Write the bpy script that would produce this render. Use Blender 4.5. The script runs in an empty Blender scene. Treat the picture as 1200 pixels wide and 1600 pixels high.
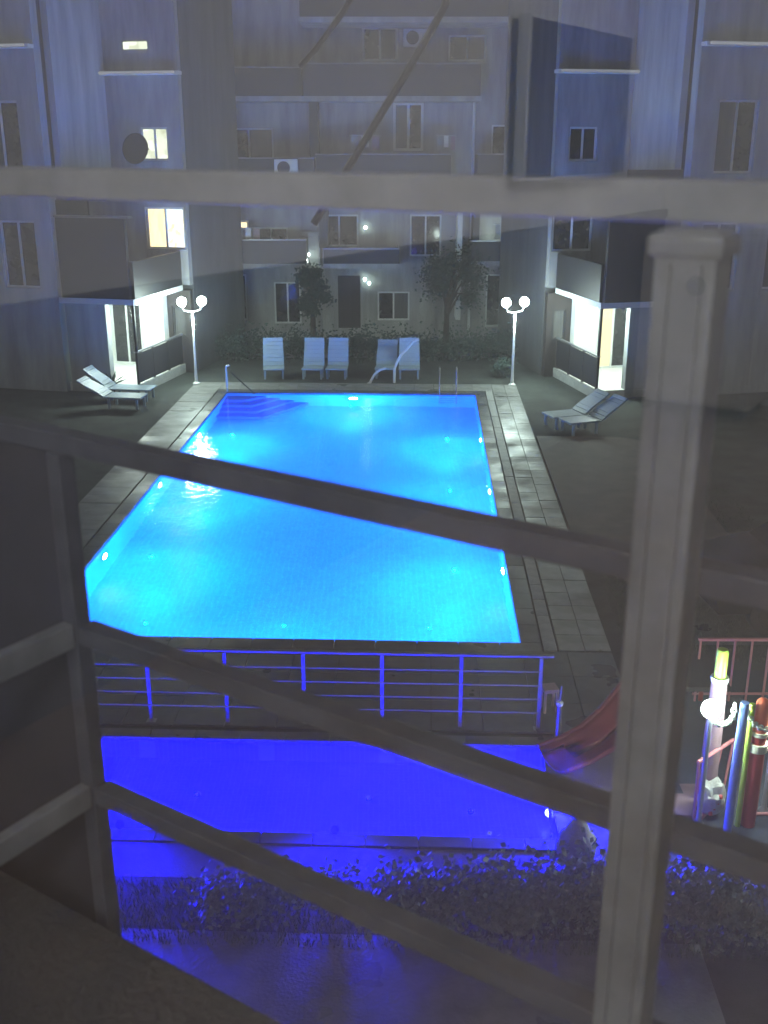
import bpy, bmesh, math, random
from mathutils import Vector, Matrix
random.seed(7)
R = math.radians
scene = bpy.context.scene
C = scene.collection

# ------------------------------------------------------------------ camera, sky, exposure
EYE = 7.0
FPX = 1660.0
TILT = math.atan(577 / FPX)
cam_data = bpy.data.cameras.new('camera')
cam = bpy.data.objects.new('camera', cam_data); C.objects.link(cam)
cam.location = (0, 0, EYE); cam.rotation_euler = (math.pi / 2 - TILT, 0, 0)
cam_data.sensor_fit = 'VERTICAL'; cam_data.sensor_height = 24.0; cam_data.lens = 24.0 * FPX / 1600
cam_data.clip_start = 0.02; cam_data.clip_end = 500
cam_data.dof.use_dof = True; cam_data.dof.focus_distance = 20; cam_data.dof.aperture_fstop = 4.2
scene.camera = cam
world = bpy.data.worlds.new('World'); scene.world = world; world.use_nodes = True
wn = world.node_tree; wn.nodes.clear()
sky = wn.nodes.new('ShaderNodeTexSky'); sky.sky_type = 'NISHITA'; sky.sun_disc = False
sky.sun_elevation = R(-1.4); sky.sun_rotation = R(200)
bg = wn.nodes.new('ShaderNodeBackground'); bg.inputs['Strength'].default_value = 0.15
wo = wn.nodes.new('ShaderNodeOutputWorld')
hs_ = wn.nodes.new('ShaderNodeHueSaturation'); hs_.inputs['Saturation'].default_value = 0.06
wn.links.new(sky.outputs[0], hs_.inputs['Color']); wn.links.new(hs_.outputs[0], bg.inputs[0]); wn.links.new(bg.outputs[0], wo.inputs[0])
vs = scene.view_settings
vs.view_transform = 'Standard'; vs.look = 'None'; vs.exposure = 1.5; vs.gamma = 1.0; vs.use_curve_mapping = False
scene.cycles.use_denoising = True
scene.cycles.max_bounces = 9; scene.cycles.diffuse_bounces = 4; scene.cycles.glossy_bounces = 4
scene.cycles.transmission_bounces = 6; scene.cycles.transparent_max_bounces = 12; scene.cycles.volume_bounces = 0
scene.cycles.sample_clamp_indirect = 6.0

# ------------------------------------------------------------------ helpers
def ray(px, py):
    u = (px - 600) / FPX; v = (800 - py) / FPX
    return (u, math.cos(TILT) + v * math.sin(TILT), -math.sin(TILT) + v * math.cos(TILT))
def on_ground(px, py, z=0.0):
    d = ray(px, py); t = (z - EYE) / d[2]; return Vector((d[0] * t, d[1] * t, z))
def at_depth(px, py, Y):
    d = ray(px, py); t = Y / d[1]; return Vector((d[0] * t, Y, EYE + d[2] * t))
AX = R(2.3)
def P(u, v, z=0.0):          # pool frame to world
    c, s = math.cos(AX), math.sin(AX)
    return Vector((u * c + v * s, -u * s + v * c, z))

class MB:
    def __init__(s): s.v = []; s.f = []
    def box(s, x0, x1, y0, y1, z0, z1, M=None):
        n = len(s.v)
        pts = [(x, y, z) for z in (z0, z1) for y in (y0, y1) for x in (x0, x1)]
        if M is not None: pts = [tuple(M @ Vector(p)) for p in pts]
        s.v += pts
        s.f += [tuple(n + i for i in q) for q in ((0,2,3,1),(4,5,7,6),(0,1,5,4),(2,6,7,3),(0,4,6,2),(1,3,7,5))]
        return s
    def quad(s, *pts):
        n = len(s.v); s.v += [tuple(p) for p in pts]; s.f.append(tuple(range(n, n + len(pts)))); return s
    def prism(s, poly, z0, z1):
        n = len(s.v); k = len(poly)
        s.v += [(p[0], p[1], z0) for p in poly] + [(p[0], p[1], z1) for p in poly]
        s.f.append(tuple(n + i for i in reversed(range(k)))); s.f.append(tuple(n + k + i for i in range(k)))
        for i in range(k):
            j = (i + 1) % k; s.f.append((n + i, n + j, n + k + j, n + k + i))
        return s
    def tube(s, pts, r, seg=8, cap=True):
        pts = [Vector(p) for p in pts]; rs = r if isinstance(r, (list, tuple)) else [r] * len(pts)
        n = len(s.v); up = None
        for i, p in enumerate(pts):
            t = (pts[min(i + 1, len(pts) - 1)] - pts[max(i - 1, 0)]).normalized()
            if up is None: up = t.orthogonal().normalized()
            up = (up - t * up.dot(t)).normalized(); w = t.cross(up)
            for k in range(seg):
                a = 2 * math.pi * k / seg
                s.v.append(tuple(p + (up * math.cos(a) + w * math.sin(a)) * rs[i]))
        for i in range(len(pts) - 1):
            for k in range(seg):
                a = n + i * seg + k; b = n + i * seg + (k + 1) % seg
                s.f.append((a, b, b + seg, a + seg))
        if cap:
            s.f.append(tuple(n + k for k in reversed(range(seg))))
            s.f.append(tuple(n + (len(pts) - 1) * seg + k for k in range(seg)))
        return s
    def lathe(s, prof, x=0, y=0, z=0, seg=16):
        return s.tube_profile([(r, zz + z) for r, zz in prof], x, y, seg)
    def tube_profile(s, prof, x, y, seg):
        n = len(s.v)
        for r, z in prof:
            for k in range(seg):
                a = 2 * math.pi * k / seg; s.v.append((x + r * math.cos(a), y + r * math.sin(a), z))
        for i in range(len(prof) - 1):
            for k in range(seg):
                a = n + i * seg + k; b = n + i * seg + (k + 1) % seg
                s.f.append((a, b, b + seg, a + seg))
        s.f.append(tuple(n + k for k in reversed(range(seg))))
        s.f.append(tuple(n + (len(prof) - 1) * seg + k for k in range(seg)))
        return s
    def build(s, name, mat, parent=None, smooth=False, bevel=0.0):
        me = bpy.data.meshes.new(name); me.from_pydata(s.v, [], s.f); me.validate(); me.update()
        me.materials.append(mat)
        if bevel or smooth:
            bm = bmesh.new(); bm.from_mesh(me)
            bmesh.ops.recalc_face_normals(bm, faces=bm.faces)
            if bevel:
                bmesh.ops.bevel(bm, geom=list(bm.edges), offset=bevel, segments=2, affect='EDGES', profile=0.6)
            bm.to_mesh(me); bm.free()
        if smooth:
            for p in me.polygons: p.use_smooth = True
            try: me.set_sharp_from_angle(angle=R(40))
            except Exception: pass
        o = bpy.data.objects.new(name, me); C.objects.link(o)
        if parent is not None: o.parent = parent
        return o

def tag(o, label=None, cat=None, group=None, kind=None):
    if label: o['label'] = label
    if cat: o['category'] = cat
    if group: o['group'] = group
    if kind: o['kind'] = kind
    return o
def empty(name, loc=(0, 0, 0), rz=0.0, label=None, cat=None, group=None):
    o = bpy.data.objects.new(name, None); C.objects.link(o); o.location = loc; o.rotation_euler = (0, 0, rz)
    o.empty_display_size = 0.2
    return tag(o, label, cat, group)
def copy_tree(o, parent=None):
    c = o.copy(); C.objects.link(c); c.parent = parent
    for ch in list(o.children): copy_tree(ch, c)
    return c
def shared(name, src, parent, loc=(0, 0, 0), rz=0.0):
    o = bpy.data.objects.new(name, src.data); C.objects.link(o); o.parent = parent
    o.location = loc; o.rotation_euler = (0, 0, rz); return o
def lamp(name, loc, watts, color, r, parent=None):
    l = bpy.data.lights.new(name, 'POINT'); l.energy = watts; l.color = color; l.shadow_soft_size = r
    o = bpy.data.objects.new(name, l); C.objects.link(o); o.location = loc
    if parent is not None: o.parent = parent
    return o

# ------------------------------------------------------------------ materials
def mat(name, col, rough=0.6, metal=0.0, var=0.25, scale=3.0, bump=0.0, bscale=60.0, col2=None, spec=0.5, stretch=None):
    m = bpy.data.materials.new(name); m.use_nodes = True; nt = m.node_tree; b = nt.nodes['Principled BSDF']
    b.inputs['Roughness'].default_value = rough; b.inputs['Metallic'].default_value = metal
    b.inputs['Specular IOR Level'].default_value = spec
    tc = nt.nodes.new('ShaderNodeTexCoord')
    n = nt.nodes.new('ShaderNodeTexNoise'); n.inputs['Scale'].default_value = scale; n.inputs['Detail'].default_value = 6
    n.inputs['Roughness'].default_value = 0.65
    if stretch:
        mp = nt.nodes.new('ShaderNodeMapping'); mp.inputs['Scale'].default_value = stretch
        nt.links.new(tc.outputs['Object'], mp.inputs[0]); nt.links.new(mp.outputs[0], n.inputs['Vector'])
    else: nt.links.new(tc.outputs['Object'], n.inputs['Vector'])
    r = nt.nodes.new('ShaderNodeValToRGB'); r.color_ramp.elements[0].position = 0.3; r.color_ramp.elements[1].position = 0.72
    c2 = col2 or tuple(min(1, c * (1 + var)) for c in col); c1 = tuple(c * (1 - var) for c in col)
    r.color_ramp.elements[0].color = (*c1, 1); r.color_ramp.elements[1].color = (*c2, 1)
    nt.links.new(n.outputs['Fac'], r.inputs[0]); nt.links.new(r.outputs[0], b.inputs['Base Color'])
    if bump:
        n2 = nt.nodes.new('ShaderNodeTexNoise'); n2.inputs['Scale'].default_value = bscale; n2.inputs['Detail'].default_value = 5
        nt.links.new(tc.outputs['Object'], n2.inputs['Vector'])
        bp = nt.nodes.new('ShaderNodeBump'); bp.inputs['Strength'].default_value = bump; bp.inputs['Distance'].default_value = 0.02
        nt.links.new(n2.outputs['Fac'], bp.inputs['Height']); nt.links.new(bp.outputs[0], b.inputs['Normal'])
    return m
def glow(name, col, s):
    m = bpy.data.materials.new(name); m.use_nodes = True; nt = m.node_tree; nt.nodes.clear()
    e = nt.nodes.new('ShaderNodeEmission'); e.inputs[0].default_value = (*col, 1); e.inputs[1].default_value = s
    o = nt.nodes.new('ShaderNodeOutputMaterial'); nt.links.new(e.outputs[0], o.inputs[0]); return m
def lit_room(name, c1, c2, s, scale=3.0, sx=1.0, sz=1.0):       # a lit interior seen through a curtain
    m = bpy.data.materials.new(name); m.use_nodes = True; nt = m.node_tree; nt.nodes.clear()
    tc = nt.nodes.new('ShaderNodeTexCoord'); mp = nt.nodes.new('ShaderNodeMapping')
    mp.inputs['Scale'].default_value = (sx, 1, sz)
    n = nt.nodes.new('ShaderNodeTexVoronoi'); n.inputs['Scale'].default_value = scale; n.distance = 'CHEBYCHEV'
    r = nt.nodes.new('ShaderNodeMix'); r.data_type = 'RGBA'
    r.inputs[6].default_value = (*c1, 1); r.inputs[7].default_value = (*c2, 1)
    sep = nt.nodes.new('ShaderNodeSeparateColor')
    e = nt.nodes.new('ShaderNodeEmission'); e.inputs[1].default_value = s
    o = nt.nodes.new('ShaderNodeOutputMaterial')
    nt.links.new(tc.outputs['Object'], mp.inputs[0]); nt.links.new(mp.outputs[0], n.inputs['Vector'])
    nt.links.new(n.outputs['Color'], sep.inputs[0]); nt.links.new(sep.outputs[0], r.inputs[0])
    nt.links.new(r.outputs[2], e.inputs[0]); nt.links.new(e.outputs[0], o.inputs[0]); return m

def tile_mat(name, c1, c2, grout, size=0.05, rough=0.35):
    m = bpy.data.materials.new(name); m.use_nodes = True; nt = m.node_tree; b = nt.nodes['Principled BSDF']
    tc = nt.nodes.new('ShaderNodeTexCoord'); br = nt.nodes.new('ShaderNodeTexBrick')
    br.offset = 0.0; br.inputs['Scale'].default_value = 1.0
    br.inputs['Brick Width'].default_value = size; br.inputs['Row Height'].default_value = size
    br.inputs['Mortar Size'].default_value = size * 0.07
    br.inputs['Color1'].default_value = (*c1, 1); br.inputs['Color2'].default_value = (*c2, 1); br.inputs['Mortar'].default_value = (*grout, 1)
    nt.links.new(tc.outputs['Object'], br.inputs['Vector']); nt.links.new(br.outputs[0], b.inputs['Base Color'])
    b.inputs['Roughness'].default_value = rough; return m

M = dict(
    lawn=mat('lawn_green', (0.045, 0.055, 0.050), 0.9, var=0.5, scale=1.6, bump=0.8, bscale=90),
    soil=mat('soil', (0.03, 0.028, 0.025), 0.95, var=0.5, scale=4, bump=0.8, bscale=60),
    slab=mat('paving_grey', (0.20, 0.205, 0.20), 0.42, var=0.35, scale=2.2, bump=0.25, bscale=40),
    court=mat('court_concrete', (0.15, 0.15, 0.16), 0.6, var=0.45, scale=1.3, bump=0.5, bscale=30),
    slab_dk=mat('paving_joint', (0.05, 0.05, 0.05), 0.8, bump=0.5),
    coping=mat('coping_dark', (0.07, 0.075, 0.085), 0.45, var=0.3, scale=5, bump=0.15),
    strip=mat('drain_pale', (0.34, 0.35, 0.35), 0.55, var=0.2, scale=6),
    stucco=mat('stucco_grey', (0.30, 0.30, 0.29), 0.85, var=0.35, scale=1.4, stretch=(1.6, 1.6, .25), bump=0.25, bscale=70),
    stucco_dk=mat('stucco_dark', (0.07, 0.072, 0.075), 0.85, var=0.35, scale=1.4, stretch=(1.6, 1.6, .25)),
    stucco_blue=mat('stucco_pale_blue', (0.36, 0.385, 0.37), 0.85, var=0.3, scale=1.3, stretch=(1.6, 1.6, .25), bump=0.2),
    white=mat('white_render', (0.72, 0.73, 0.70), 0.8, var=0.06, scale=2, bump=0.12),
    brown=mat('brown_cladding', (0.030, 0.023, 0.022), 0.6, var=0.25, scale=2.5),
    slate=mat('slate_cladding', (0.014, 0.014, 0.017), 0.55, var=0.25, scale=2.5),
    frame=mat('frame_white', (0.62, 0.64, 0.63), 0.4, var=0.05),
    pane=mat('window_glass', (0.012, 0.014, 0.018), 0.06, var=0.2),
    pane2=mat('curtained_glass', (0.09, 0.09, 0.085), 0.25, var=0.5, scale=3, stretch=(14, 1, .3)),
    metal=mat('metal_grey', (0.25, 0.26, 0.28), 0.35, metal=0.6, var=0.1),
    steel=mat('stainless', (0.75, 0.76, 0.77), 0.2, metal=1.0, var=0.05),
    dark_metal=mat('dark_metal', (0.03, 0.03, 0.034), 0.4, metal=0.3),
    rail=mat('rail_paint', (0.075, 0.080, 0.100), 0.42, var=0.4, scale=7, bump=0.08, bscale=120),
    rail_top=mat('rail_cap_paint', (0.20, 0.205, 0.21), 0.5, var=0.4, scale=5, bump=0.1, bscale=80),
    panel=mat('screen_panel', (0.045, 0.044, 0.058), 0.6, var=0.3, scale=2.5),
    plastic=mat('lounger_plastic', (0.27, 0.36, 0.44), 0.45, var=0.06),
    bark=mat('bark', (0.06, 0.045, 0.035), 0.9, var=0.3, scale=10, bump=0.6),
    leaf=mat('leaf_green', (0.045, 0.085, 0.04), 0.55, var=0.5, scale=9),
    leaf_dk=mat('leaf_dark', (0.025, 0.055, 0.045), 0.6, var=0.5, scale=5),
    leaf_pale=mat('leaf_hedge', (0.17, 0.20, 0.17), 0.5, var=0.6, scale=14),
    boulder=mat('boulder', (0.42, 0.41, 0.39), 0.85, var=0.2, scale=5, bump=0.5, bscale=25),
    slide_red=mat('slide_red', (0.13, 0.014, 0.02), 0.6, var=0.2),
    red=mat('red_plastic', (0.50, 0.05, 0.05), 0.35, var=0.08),
    orange=mat('orange_plastic', (0.80, 0.16, 0.08), 0.35, var=0.06),
    pink=mat('pink_steel', (0.55, 0.20, 0.22), 0.4, var=0.1),
    lime=mat('lime_plastic', (0.45, 0.62, 0.08), 0.35, var=0.06),
    cream=mat('cream_plastic', (0.72, 0.74, 0.55), 0.4, var=0.05),
    blue=mat('blue_paint', (0.22, 0.34, 0.75), 0.4, var=0.08),
    mauve=mat('mauve_plastic', (0.26, 0.17, 0.20), 0.45, var=0.1),
    rope=mat('rope', (0.60, 0.68, 0.55), 0.8, var=0.2, scale=60, bump=0.5, bscale=200),
    car=mat('car_paint', (0.035, 0.037, 0.042), 0.22, metal=0.5, var=0.1),
    tyre=mat('tyre', (0.015, 0.015, 0.015), 0.8),
    rubber=mat('playground_rubber', (0.035, 0.045, 0.07), 0.85, var=0.3, scale=30, bump=0.4, bscale=150),
    patch=mat('brown_paving', (0.10, 0.08, 0.07), 0.7, var=0.3, scale=2.5, bump=0.4),
    wall_in=mat('room_wall', (0.61, 0.60, 0.60), 0.85, var=0.05, scale=1.5, bump=0.1),
    panelling=mat('dark_panelling', (0.085, 0.08, 0.09), 0.5, var=0.3, scale=4),
    floor_in=mat('room_floor', (0.16, 0.10, 0.06), 0.4, var=0.3, scale=5),
    black=mat('black_plastic', (0.012, 0.012, 0.014), 0.3, var=0.1),
    wood_pale=mat('pale_cabinet', (0.45, 0.42, 0.38), 0.5, var=0.12, scale=4),
    pool_tile=tile_mat('pool_mosaic', (0.006, 0.36, 0.86), (0.005, 0.31, 0.80), (0.02, 0.50, 0.90), 0.10),
    pool_tile_v=mat('pool_wall_mosaic', (0.02, 0.42, 0.88), 0.35, var=0.1, scale=20),
    pool_step=mat('pool_step_mosaic', (0.006, 0.13, 0.50), 0.35, var=0.15, scale=20),
    kid_tile=tile_mat('kid_mosaic', (0.05, 0.05, 0.85), (0.04, 0.04, 0.78), (0.08, 0.1, 0.85), 0.06),
    globe=glow('globe_light', (0.80, 1.0, 0.90), 60),
    ceil_l=glow('ceiling_light', (0.85, 1.0, 0.90), 14),
    uw=glow('underwater_lens', (0.65, 0.95, 1.0), 60),
    uw_blue=glow('blue_lens', (0.75, 0.95, 1.0), 6),
    blue_l=glow('added_spot_lens', (0.0, 0.0, 1.0), 6),
    spot=glow('spot_light', (0.75, 1.0, 0.95), 9),
    tube=glow('tube_light', (0.80, 0.85, 1.0), 0.12),
    warm1=lit_room('warm_room', (0.95, 0.68, 0.28), (0.75, 0.62, 0.40), 1.0, 5, 3, 0.6),
    warm2=lit_room('cluttered_room', (0.9, 0.65, 0.25), (0.45, 0.62, 0.9), 1.1, 5, 1.5, 1.5),
    pale_l=lit_room('pale_room', (0.42, 0.45, 0.30), (0.8, 0.85, 0.70), 0.75, 4, 1, 1.2),
    curtain=glow('lit_curtain', (0.85, 0.78, 0.45), 0.75),
)
for k in ('slab', 'coping', 'court'):
    nt = M[k].node_tree; b = nt.nodes['Principled BSDF']; ge = nt.nodes.new('ShaderNodeNewGeometry')
    n = nt.nodes.new('ShaderNodeTexNoise'); n.inputs['Scale'].default_value = 1.1; n.inputs['Detail'].default_value = 4
    mr = nt.nodes.new('ShaderNodeMapRange'); mr.inputs[1].default_value = .34; mr.inputs[2].default_value = .66; mr.inputs[3].default_value = .27; mr.inputs[4].default_value = .6
    nt.links.new(ge.outputs['Position'], n.inputs['Vector']); nt.links.new(n.outputs['Fac'], mr.inputs[0]); nt.links.new(mr.outputs[0], b.inputs['Roughness'])
# water: a refracting surface with fine ripples
def water_mat(name, col, bump):
    m = bpy.data.materials.new(name); m.use_nodes = True; nt = m.node_tree; nt.nodes.clear()
    g = nt.nodes.new('ShaderNodeBsdfGlass'); g.inputs['IOR'].default_value = 1.33; g.inputs['Roughness'].default_value = 0.03
    g.inputs['Color'].default_value = (*col, 1)
    tc = nt.nodes.new('ShaderNodeTexCoord'); n = nt.nodes.new('ShaderNodeTexNoise'); n.inputs['Scale'].default_value = 5.0
    n.inputs['Detail'].default_value = 3
    bp = nt.nodes.new('ShaderNodeBump'); bp.inputs['Strength'].default_value = bump; bp.inputs['Distance'].default_value = 0.02
    o = nt.nodes.new('ShaderNodeOutputMaterial')
    nt.links.new(tc.outputs['Object'], n.inputs['Vector']); nt.links.new(n.outputs['Fac'], bp.inputs['Height'])
    nt.links.new(bp.outputs[0], g.inputs['Normal']); nt.links.new(g.outputs[0], o.inputs[0]); return m
M['water'] = water_mat('water', (0.90, 0.98, 1.0), 0.55)
# window glass: clear, part mirror, thinly dusty
def dusty_glass():
    m = bpy.data.materials.new('dusty_window_glass'); m.use_nodes = True; nt = m.node_tree; nt.nodes.clear()
    t = nt.nodes.new('ShaderNodeBsdfTransparent'); t.inputs[0].default_value = (0.97, 0.98, 0.98, 1)
    g = nt.nodes.new('ShaderNodeBsdfGlossy'); g.inputs['Roughness'].default_value = 0.0
    d = nt.nodes.new('ShaderNodeBsdfDiffuse'); d.inputs[0].default_value = (0.6, 0.6, 0.62, 1)
    mx = nt.nodes.new('ShaderNodeMixShader'); mx.inputs[0].default_value = 0.085
    m2 = nt.nodes.new('ShaderNodeMixShader')
    tc = nt.nodes.new('ShaderNodeTexCoord'); n = nt.nodes.new('ShaderNodeTexNoise'); n.inputs['Scale'].default_value = 3
    n.inputs['Detail'].default_value = 5
    mr = nt.nodes.new('ShaderNodeMapRange'); mr.inputs[3].default_value = 0.0; mr.inputs[4].default_value = 0.035
    o = nt.nodes.new('ShaderNodeOutputMaterial')
    nt.links.new(tc.outputs['Object'], n.inputs['Vector']); nt.links.new(n.outputs['Fac'], mr.inputs[0])
    nt.links.new(t.outputs[0], mx.inputs[1]); nt.links.new(g.outputs[0], mx.inputs[2])
    nt.links.new(mr.outputs[0], m2.inputs[0]); nt.links.new(mx.outputs[0], m2.inputs[1]); nt.links.new(d.outputs[0], m2.inputs[2])
    nt.links.new(m2.outputs[0], o.inputs[0]); return m
M['glass'] = dusty_glass()

# ------------------------------------------------------------------ ground
PU0, PU1, PV0, PV1 = -5.9, 1.45, 14.3, 30.8        # main pool
KU0, KU1, KV0, KV1 = -6.0, 1.47, 9.6, 11.45        # paddling pool
DU0, DU1, DV0, DV1 = -7.1, 2.75, 11.75, 32.1       # deck
def grid_sheet(us, vs_, hole, z):
    mb = MB()
    for i in range(len(us) - 1):
        for j in range(len(vs_) - 1):
            uc = (us[i] + us[i + 1]) / 2; vc = (vs_[j] + vs_[j + 1]) / 2
            if hole(uc, vc): continue
            mb.quad(P(us[i], vs_[j], z), P(us[i + 1], vs_[j], z), P(us[i + 1], vs_[j + 1], z), P(us[i], vs_[j + 1], z))
    return mb
inr = lambda u, v, a, b, c, d: a < u < b and c < v < d
us = [-45, KU0 - .05, PU0 - .05, PU1 + .05, KU1 + .06, 45]; vv = [-12, KV0 - .05, KV1 + .05, PV0 - .05, PV1 + .05, 70]
g = grid_sheet(us, vv, lambda u, v: inr(u, v, PU0 - .05, PU1 + .05, PV0 - .05, PV1 + .05) or inr(u, v, KU0 - .05, KU1 + .05, KV0 - .05, KV1 + .05), -0.03)
tag(g.build('ground', M['lawn']), 'dark evening lawn around the pools and buildings', kind='structure')
# deck bed and slabs
deck = tag(empty('pool_deck'), 'grey slab paving round the lit pool'); deck['kind'] = 'structure'
g = grid_sheet([DU0, PU0 - .05, PU1 + .05, DU1], [DV0, PV0 - .05, PV1 + .05, DV1], lambda u, v: inr(u, v, PU0 - .05, PU1 + .05, PV0 - .05, PV1 + .05), -0.018)
g.build('mortar_bed', M['slab_dk'], deck)
def slab_run(name, parent, u0, u1, v0, v1, nu, nv, m, z=0.0, th=0.03, gap=0.012, jit=0.0035):
    du, dv = (u1 - u0) / nu, (v1 - v0) / nv
    src = MB().box(-du / 2 + gap / 2, du / 2 - gap / 2, -dv / 2 + gap / 2, dv / 2 - gap / 2, -th, 0).build(name, m, parent)
    k = 0
    for i in range(nu):
        for j in range(nv):
            o = src if k == 0 else shared(name, src, parent)
            q = P(u0 + du * (i + .5), v0 + dv * (j + .5), z + random.uniform(-jit, jit) + 0.013)
            o.location = q; o.rotation_euler = (random.uniform(-.003, .003), random.uniform(-.003, .003), -AX); k += 1
CW = 0.32
slab_run('paving_slab', deck, DU0, PU0 - CW, DV0 + 2.3, DV1, 1, 34, M['slab'])
slab_run('paving_slab', deck, PU1 + CW + .22, DU1, DV0 + 2.3, DV1, 2, 34, M['slab'])
slab_run('paving_slab', deck, PU0 - CW, PU1 + CW + .22, PV1 + CW, DV1, 14, 2, M['slab'])
slab_run('paving_slab', deck, DU0, DU1, DV0, DV0 + 2.25, 15, 3, M['coping'])
slab_run('drain_channel', deck, PU1 + CW, PU1 + CW + .2, DV0 + 2.3, PV1 + CW, 1, 28, M['strip'])

# path past the paddling pool, playground rubber, brown patch
mb = grid_sheet([-14, KU1 + .05, KU1 + .9], [KV0 - .75, KV0 - .05, DV0], lambda u, v: u < KU1 and v > KV0 - .05, -0.024)
tag(mb.build('path', M['patch']), 'narrow paved path along the small blue pool', kind='structure')
mb = MB(); mb.quad(P(-12, 3.0, -0.022), P(2.6, 3.0, -0.022), P(2.6, 8.1, -0.022), P(-12, 8.1, -0.022))
tag(mb.build('forecourt', M['court']), 'dim concrete ground below the balcony', kind='structure')
mb = MB(); mb.quad(P(KU1 + .95, 9.3, -0.02), P(12, 9.3, -0.02), P(12, 13.6, -0.02), P(KU1 + .95, 13.6, -0.02))
tag(mb.build('playground_surface', M['rubber']), 'dark rubber playground floor', kind='structure')
mb = MB()
poly = []
for a in range(0, 91, 10): poly.append(P(4.6 + 1.1 * math.sin(R(a)), 24.3 + 1.6 * math.cos(R(a)), 0))
poly = [P(2.78, 18.2), P(2.78, 25.9)] + poly + [P(5.7, 18.2)]
mb.prism([(p.x, p.y) for p in poly[::-1]], -0.028, 0.06)  # low brown slab with one rounded corner
tag(mb.build('brown_patch', M['patch']), 'round cornered brown patch right of the pool deck', kind='structure')
mb = MB(); mb.quad((-40, 36.4, -0.02), (40, 36.4, -0.02), (40, 41, -0.02), (-40, 41, -0.02))
tag(mb.build('pavement', M['slab']), 'grey pavement before the far apartment block', kind='structure')
mb = MB(); mb.quad((4.2, 14.2, -0.018), (40, 14.2, -0.018), (40, 19, -0.018), (4.2, 19, -0.018))
tag(mb.build('parking_area', M['coping']), 'dark asphalt where the car stands', kind='structure')

# ------------------------------------------------------------------ main pool
def basin(root, u0, u1, v0, v1, depth, mat_floor, mat_wall, t=0.2):
    E = 0.0
    mb = MB(); mb.quad(P(u0, v0, -depth), P(u1, v0, -depth), P(u1, v1, -depth), P(u0, v1, -depth)); mb.build('pool_floor', mat_floor, root)
    def wall(a, b, c, d):
        m_ = MB(); pts = [P(a, c), P(b, c), P(b, d), P(a, d)]
        m_.prism([(p.x, p.y) for p in pts], -depth - .1, -0.035); m_.build('pool_wall', mat_wall, root)
    wall(u0 - t, u0, v0, v1); wall(u1, u1 + t, v0, v1); wall(u0 - t, u1 + t, v0 - t, v0 - .002); wall(u0 - t, u1 + t, v1 + .002, v1 + t)
pool = empty('swimming_pool', (0, 0, 0), 0, 'large glowing cyan swimming pool in the courtyard', 'swimming pool')
basin(pool, PU0, PU1, PV0, PV1, 1.35, M['pool_tile'], M['pool_tile_v'])
def coping_stones(root, u0, u1, v0, v1, w, n_u, n_v, m):
    def run(a, b, c, d, n, along_u):
        L = (b - a) if along_u else (d - c); s = L / n
        sx, sy = (s, d - c) if along_u else (b - a, s)
        src = MB().box(-sx / 2 + .004, sx / 2 - .004, -sy / 2 + .004, sy / 2 - .004, -0.04, 0).build('coping_stone', m, root, bevel=0.006)
        for k in range(n):
            o = src if k == 0 else shared('coping_stone', src, root)
            uc, vc = (a + s * (k + .5), (c + d) / 2) if along_u else ((a + b) / 2, c + s * (k + .5))
            o.location = P(uc, vc, 0.008 + random.uniform(-.002, .002)); o.rotation_euler = (0, 0, -AX)
    run(u0 - w, u0, v0, v1, n_v, False); run(u1, u1 + w, v0, v1, n_v, False)
    run(u0 - w, u1 + w, v0 - w, v0, n_u, True); run(u0 - w, u1 + w, v1, v1 + w, n_u, True)
coping_stones(pool, PU0, PU1, PV0, PV1, 0.3, 13, 27, M['coping'])
# corner steps
for k in range(4):
    a = MB(); top = -0.22 - 0.24 * k; L = 1.15 + .42 * k; dp = 0.55 + 0.42 * k
    pts = [P(PU0 + .004, PV1 - .004), P(PU0 + .004, PV1 - dp), P(PU0 + L * .55, PV1 - dp), P(PU0 + L, PV1 - .004)]
    a.prism([(p.x, p.y) for p in pts], top - 0.24 + .002, top); a.build('pool_step', M['pool_step'], pool)
w = MB(); w.quad(P(PU0 - .01, PV0 - .01, -0.075), P(PU1 + .01, PV0 - .01, -0.075), P(PU1 + .01, PV1 + .01, -0.075), P(PU0 - .01, PV1 + .01, -0.075))
w.build('water', M['water'], pool)
def underwater(root, u, v, z, du, dv, watts, col, lens, r=0.12):
    # niche lamp: round lens on the wall, its light set well out from the wall for an even glow
    c = P(u, v, z); nrm = (P(u + du, v + dv) - P(u, v)).normalized()
    mb = MB(); mb.tube([c + nrm * .004, c + nrm * .03], r * 1.25, 14); ring = mb.build('lamp_ring', M['steel'], root)
    mb = MB(); mb.tube([c + nrm * .031, c + nrm * .045, c + nrm * .055], [r, r * .8, r * .3], 14); mb.build('lamp_lens', lens, root)
    lamp('underwater_lamp', c + nrm * 0.9, watts, col, 0.012, root)
UC = (0.0, 0.29, 1.0)
for (u, v, du, dv, wt) in ((-2.15, PV1, 0, -1, 300), (PU0, 26.5, 1, 0, 260), (PU0, 18.0, 1, 0, 290), (PU0, 22.25, 1, 0, 330), (PU1, 26.3, -1, 0, 260), (PU1, 22.1, -1, 0, 330), (PU1, 17.6, -1, 0, 290), (-2.2, PV0, 0, 1, 90), (-4.4, PV0, 0, 1, 60), (0.1, PV0, 0, 1, 60)):  # mid-side and near wall lamps are added out of sight to even the glow
    underwater(pool, u, v, -0.40, du, dv, wt, UC, M['uw'])

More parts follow.
